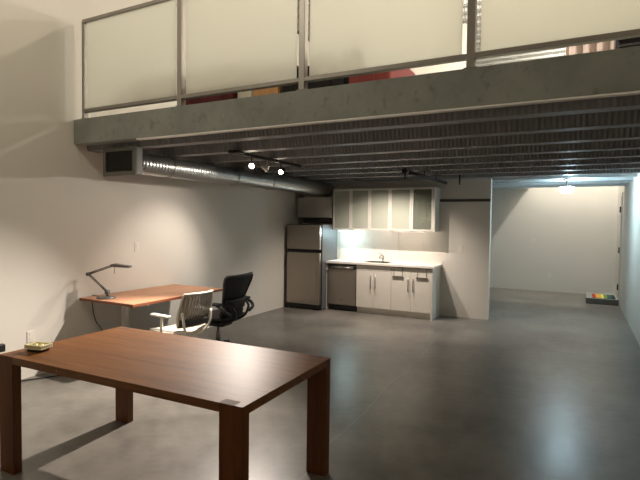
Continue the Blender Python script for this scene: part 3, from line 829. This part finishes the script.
# ------------------------------------------------------------------ chairs
def star_base(t, mb, mc, R, z0=.075, rz=0.3):
    hub = MB(); hub.lathe([(.04, .075), (.045, .09), (.04, .13), (.028, .14), (0, .14)], seg=18)
    hub.build('hub', mb, t, smooth=True)
    for k in range(5):
        a = rz + 2 * PI * k / 5; d = Vector((math.cos(a), math.sin(a), 0)); n = Vector((-d.y, d.x, 0))
        b = MB(); b.tube([d * .03 + Vector((0, 0, .105)), d * R * .6 + Vector((0, 0, .09)), d * R + Vector((0, 0, .07))], [.026, .02, .014], 8)
        lg = b.build('leg', mb, t, smooth=True)
        c = d * (R - .005)
        w = MB()
        for s in (-.016, .016):
            w.tube([c + n * (s - .009) + Vector((0, 0, .0285)), c + n * (s + .009) + Vector((0, 0, .0285))], .028, 14)
        w.tube([c + Vector((0, 0, .028)), c + Vector((0, 0, .075))], .009, 8)
        cs = w.build('caster', mc, t); cs.parent = lg

def back_sheet(outline, lean, curve, y0):
    """outline: list of (z, halfwidth); returns grid of points; back leans to -y"""
    g = []
    for z, hw in outline:
        row = []
        for j in range(13):
            s = -1 + 2 * j / 12
            row.append(Vector((hw * s, y0 - lean(z) + curve * s * s, z)))
        g.append(row)
    return g

# black mesh chair
bc = thing('office_chair', 'black mesh office chair at the far end of the tan desk', 'office chair', (-3.88, 4.72, 0), math.radians(94))
star_base(bc, M['black'], M['black'], .34, rz=.2)
MB().tube([(0, 0, .135), (0, 0, .26), (0, 0, .27), (0, 0, .36)], [.028, .028, .017, .017], 14).build('gas_lift', M['nickel'], bc, smooth=True)
box(-.11, .11, -.14, .12, .345, .405).build('mechanism', M['black'], bc, bevel=.02)
# seat: waterfall pan with frame
g = []
for i in range(11):
    v = -1 + 2 * i / 10; y = .24 * v + .02
    z = .445 + .015 * v * v - (.04 * max(0, v - .55) / .45) ** 1 + .01 * v
    hw = .245 - .02 * abs(v) ** 3
    g.append([Vector((hw * s, y, z + .018 * s * s)) for s in [-1 + 2 * j / 10 for j in range(11)]])
MB().sheet(g).build('seat', M['seat_grey'], bc, smooth=True, solid=.03)
ed = [g[0][j] for j in range(11)] + [g[i][-1] for i in range(1, 11)] + [g[-1][j] for j in range(9, -1, -1)] + [g[i][0] for i in range(9, 0, -1)]
MB().tube(ed, .018, 8, closed=True).build('seat_frame', M['black'], bc, smooth=True)
ol = [(.43, .19), (.46, .215), (.52, .22), (.58, .205), (.65, .205), (.73, .225), (.80, .25), (.87, .275), (.92, .285), (.955, .28), (.975, .26)]
lean = lambda z: .0 + .05 * ((z - .47) / .2) * .5 + .10 * max(0, (z - .62)) ** 1.0 * 1.6
g = back_sheet(ol, lean, .05, -.235)
MB().sheet(g).build('backrest', M['mesh_black'], bc, smooth=True, solid=.006)
ed = [g[0][j] for j in range(13)] + [g[i][-1] for i in range(1, len(g))] + [g[-1][j] for j in range(11, -1, -1)] + [g[i][0] for i in range(len(g) - 2, 0, -1)]
MB().tube(ed, .019, 8, closed=True).build('back_frame', M['black'], bc, smooth=True)
lp = []
for z in (.57, .61, .66, .70):
    lp.append([Vector((.21 * s, -.235 - lean(z) + .05 * s * s - .028, z)) for s in [-1 + 2 * j / 10 for j in range(11)]])
MB().sheet(lp).build('lumbar_pad', M['black'], bc, smooth=True, solid=.03)
b = MB(); b.tube(smoothstep_path([(-.2, -.27, .64), (-.16, -.33, .58), (-.1, -.30, .47), (-.06, -.12, .38)], 5), .016, 8)
b.tube(smoothstep_path([(.2, -.27, .64), (.16, -.33, .58), (.1, -.30, .47), (.06, -.12, .38)], 5), .016, 8)
b.build('back_bracket', M['black'], bc, smooth=True)
for s in (-1, 1):
    b = MB(); b.tube(smoothstep_path([(s * .2, -.31, .52), (s * .29, -.31, .56), (s * .31, -.27, .61), (s * .31, -.2, .64)], 5), [.02] * 16, 8)
    ar = b.build('armrest', M['black'], bc, smooth=True)
    pd = MB(); pd.prism([(s * .31 - .05, -.24), (s * .31 + .05, -.24), (s * .31 + .045, -.02), (s * .31 + .02, .01), (s * .31 - .02, .01), (s * .31 - .045, -.02)], 'z', .64, .668)
    pd = pd.build('arm_pad', M['black'], bc, bevel=.01); pd.parent = ar

# white chair at the desk
wc = thing('office_chair', 'white mesh-back office chair pulled up to the tan desk', 'office chair', (-3.84, 4.02, 0), math.radians(84))
star_base(wc, M['chair_white'], M['black'], .31, rz=.5)
MB().tube([(0, 0, .135), (0, 0, .24), (0, 0, .25), (0, 0, .37)], [.026, .026, .016, .016], 14).build('gas_lift', M['nickel'], wc, smooth=True)
box(-.09, .09, -.12, .1, .35, .40).build('mechanism', M['chair_white'], wc, bevel=.02)
g = []
for i in range(11):
    v = -1 + 2 * i / 10; y = .235 * v + .02
    z = .435 - (.03 * max(0, v - .5) / .5) + .012 * max(0, -v - .5)
    hw = .24 - .035 * abs(v) ** 3
    g.append([Vector((hw * s, y, z + .014 * s * s)) for s in [-1 + 2 * j / 10 for j in range(11)]])
MB().sheet(g).build('seat', M['chair_seat'], wc, smooth=True, solid=.035)
ed = [g[0][j] for j in range(11)] + [g[i][-1] for i in range(1, 11)] + [g[-1][j] for j in range(9, -1, -1)] + [g[i][0] for i in range(9, 0, -1)]
MB().tube([p - Vector((0, 0, .014)) for p in ed], .017, 8, closed=True).build('seat_frame', M['chair_white'], wc, smooth=True)
olw = [(.50, .19), (.55, .215), (.62, .225), (.70, .225), (.77, .215), (.83, .205), (.858, .195)]
leanw = lambda z: .05 + .30 * (z - .5)
g = back_sheet(olw, leanw, .05, -.19)
MB().sheet(g).build('backrest', M['mesh_white'], wc, smooth=True, solid=.005)
ed = [g[0][j] for j in range(13)] + [g[i][-1] for i in range(1, len(g))] + [g[-1][j] for j in range(11, -1, -1)] + [g[i][0] for i in range(len(g) - 2, 0, -1)]
MB().tube(ed, .011, 8, closed=True).build('back_frame', M['chair_white'], wc, smooth=True)
lp = []
for z in (.505, .54, .585):
    lp.append([Vector((.2 * s, -.19 - leanw(z) + .05 * s * s - .018, z)) for s in [-1 + 2 * j / 10 for j in range(11)]])
MB().sheet(lp).build('lumbar_band', M['seat_grey'], wc, smooth=True, solid=.012)
b = MB()
for s in (-1, 1): b.tube(smoothstep_path([(s * .20, -.27, .66), (s * .17, -.27, .5), (s * .09, -.2, .40), (s * .05, -.06, .375)], 5), .014, 8)
b.build('back_bracket', M['chair_white'], wc, smooth=True)
for s in (-1, 1):
    b = MB(); b.tube(smoothstep_path([(s * .12, -.02, .385), (s * .255, -.03, .40), (s * .285, -.05, .48), (s * .29, -.06, .615)], 5), .015, 8)
    ar = b.build('armrest', M['chair_white'], wc, smooth=True)
    pd = MB(); pd.prism([(s * .29 - .035, -.17), (s * .29 + .035, -.17), (s * .29 + .035, .08), (s * .29 + .015, .10), (s * .29 - .015, .10), (s * .29 - .035, .08)], 'z', .615, .637)
    pd = pd.build('arm_pad', M['chair_white'], wc, bevel=.008); pd.parent = ar

# ------------------------------------------------------------------ lights
def spot(name, loc, aim, power, col, size, blend, rad):
    l = bpy.data.lights.new(name, 'SPOT'); l.energy = power; l.color = col; l.spot_size = math.radians(size); l.spot_blend = blend; l.shadow_soft_size = rad
    o = bpy.data.objects.new(name, l); COL.objects.link(o); o.location = loc
    o.rotation_euler = (Vector(aim) - Vector(loc)).to_track_quat('-Z', 'Y').to_euler(); return o
def point(name, loc, power, col, rad):
    l = bpy.data.lights.new(name, 'POINT'); l.energy = power; l.color = col; l.shadow_soft_size = rad
    o = bpy.data.objects.new(name, l); COL.objects.link(o); o.location = loc; return o
WARM = (1, .91, .77)
NEUT = (1, .89, .78)
COOL = (.64, .89, 1)
L1 = (LAMPS[0][0] + .025, LAMPS[0][1] - .05, LAMPS[0][2] - .025)
L2 = (LAMPS[1][0] - .01, LAMPS[1][1] - .05, LAMPS[1][2] - .03)
spot('track_beam', L1, (-3.5, 2.3, 0), 640, NEUT, 90, .9, .02)
spot('track_beam', L2, (-4.4, 4.2, .3), 45, NEUT, 140, .7, .025)
spot('track_beam', L2, (-4.92, 4.75, .85), 90, NEUT, 62, .9, .025)
for x, y in KSP:
    spot('kitchen_beam', (x, y, 2.445), (x - .2, 7.85, .4), 135, (1, .87, .75), 124, .8, .02)
point('under_cabinet_glow', (-3.87, 8.38, ZU0 - .06), 5, (.66, .95, 1), .03)
for gx in (-3.2, -2.8, -2.45):  # added fill points that lift the backsplash
    point('under_cabinet_fill', (gx, 8.38, ZU0 - .06), .7, NEUT, .05)
point('entry_glow', (EX + .03, EY, 2.21), 122, COOL, .03)
# mezzanine lamps, with added fill globes
def globe(name, label, x, y, z, p, col):
    t = thing(name, label, 'ceiling lamp', (x, y, z))
    MB().lathe([(0, z - .1), (.07, z - .07), (.1, z), (.07, z + .07), (0, z + .1)], x, y, 20).build('shade', M['frost_lamp'], t, world=True, smooth=True)
    MB().tube([(x, y, z + .1), (x, y, ZC + .01)], .008, 8).build('cord', M['dark_metal'], t, world=True)
    point('mezzanine_glow', (x, y, z - .16), p, col, .04)
M['frost_lamp'] = emit('frost_globe', (1, .85, .65, 1), 3)
globe('pendant_lamp', 'white globe pendant lamp over the mezzanine railing', -.4, 4.95, 5.05, 120, (1, .88, .70))
globe('pendant_lamp', 'white globe pendant lamp deep over the mezzanine', -1.6, 7.0, 5.05, 120, WARM)
globe('pendant_lamp', 'added white globe fill lamp hanging low over the back of the mezzanine', -1.0, 7.6, 4.4, 85, WARM)  # unseen lamp added to light the frosted panels from behind
globe('pendant_lamp', 'white globe pendant lamp above the entry light well', .2, 11.9, 4.7, 300, (1, .95, .85))

globe('pendant_lamp', 'added white globe fill lamp over the open front of the room', -3.3, 1.3, 4.65, 72, (1, .90, .73))  # unseen lamp added as fill for the beam and left wall

# dark world: the room is closed
w = bpy.data.worlds.new('night'); S.world = w; w.use_nodes = True
w.node_tree.nodes['Background'].inputs[0].default_value = (.02, .02, .025, 1)

# ------------------------------------------------------------------ camera
cd = bpy.data.cameras.new('camera'); cam = bpy.data.objects.new('camera', cd); COL.objects.link(cam)
R = Vector((0.88448108, 0.46640067, 0.01279185)); U = Vector((-0.02864922, 0.02692477, 0.99922684)); F = Vector((-0.46569565, 0.88416371, -0.03717647))
m = Matrix((R, U, -F)).transposed().to_4x4(); m.translation = Vector((0, 0, 1.625))
cam.matrix_world = m
cd.sensor_fit = 'HORIZONTAL'; cd.sensor_width = 36; cd.lens = 491.358 * 36 / 640
cd.clip_start = .05
S.camera = cam
S.view_settings.view_transform = 'Standard'; S.view_settings.look = 'None'
S.view_settings.exposure = 0.12; S.view_settings.gamma = 1; S.view_settings.use_curve_mapping = False
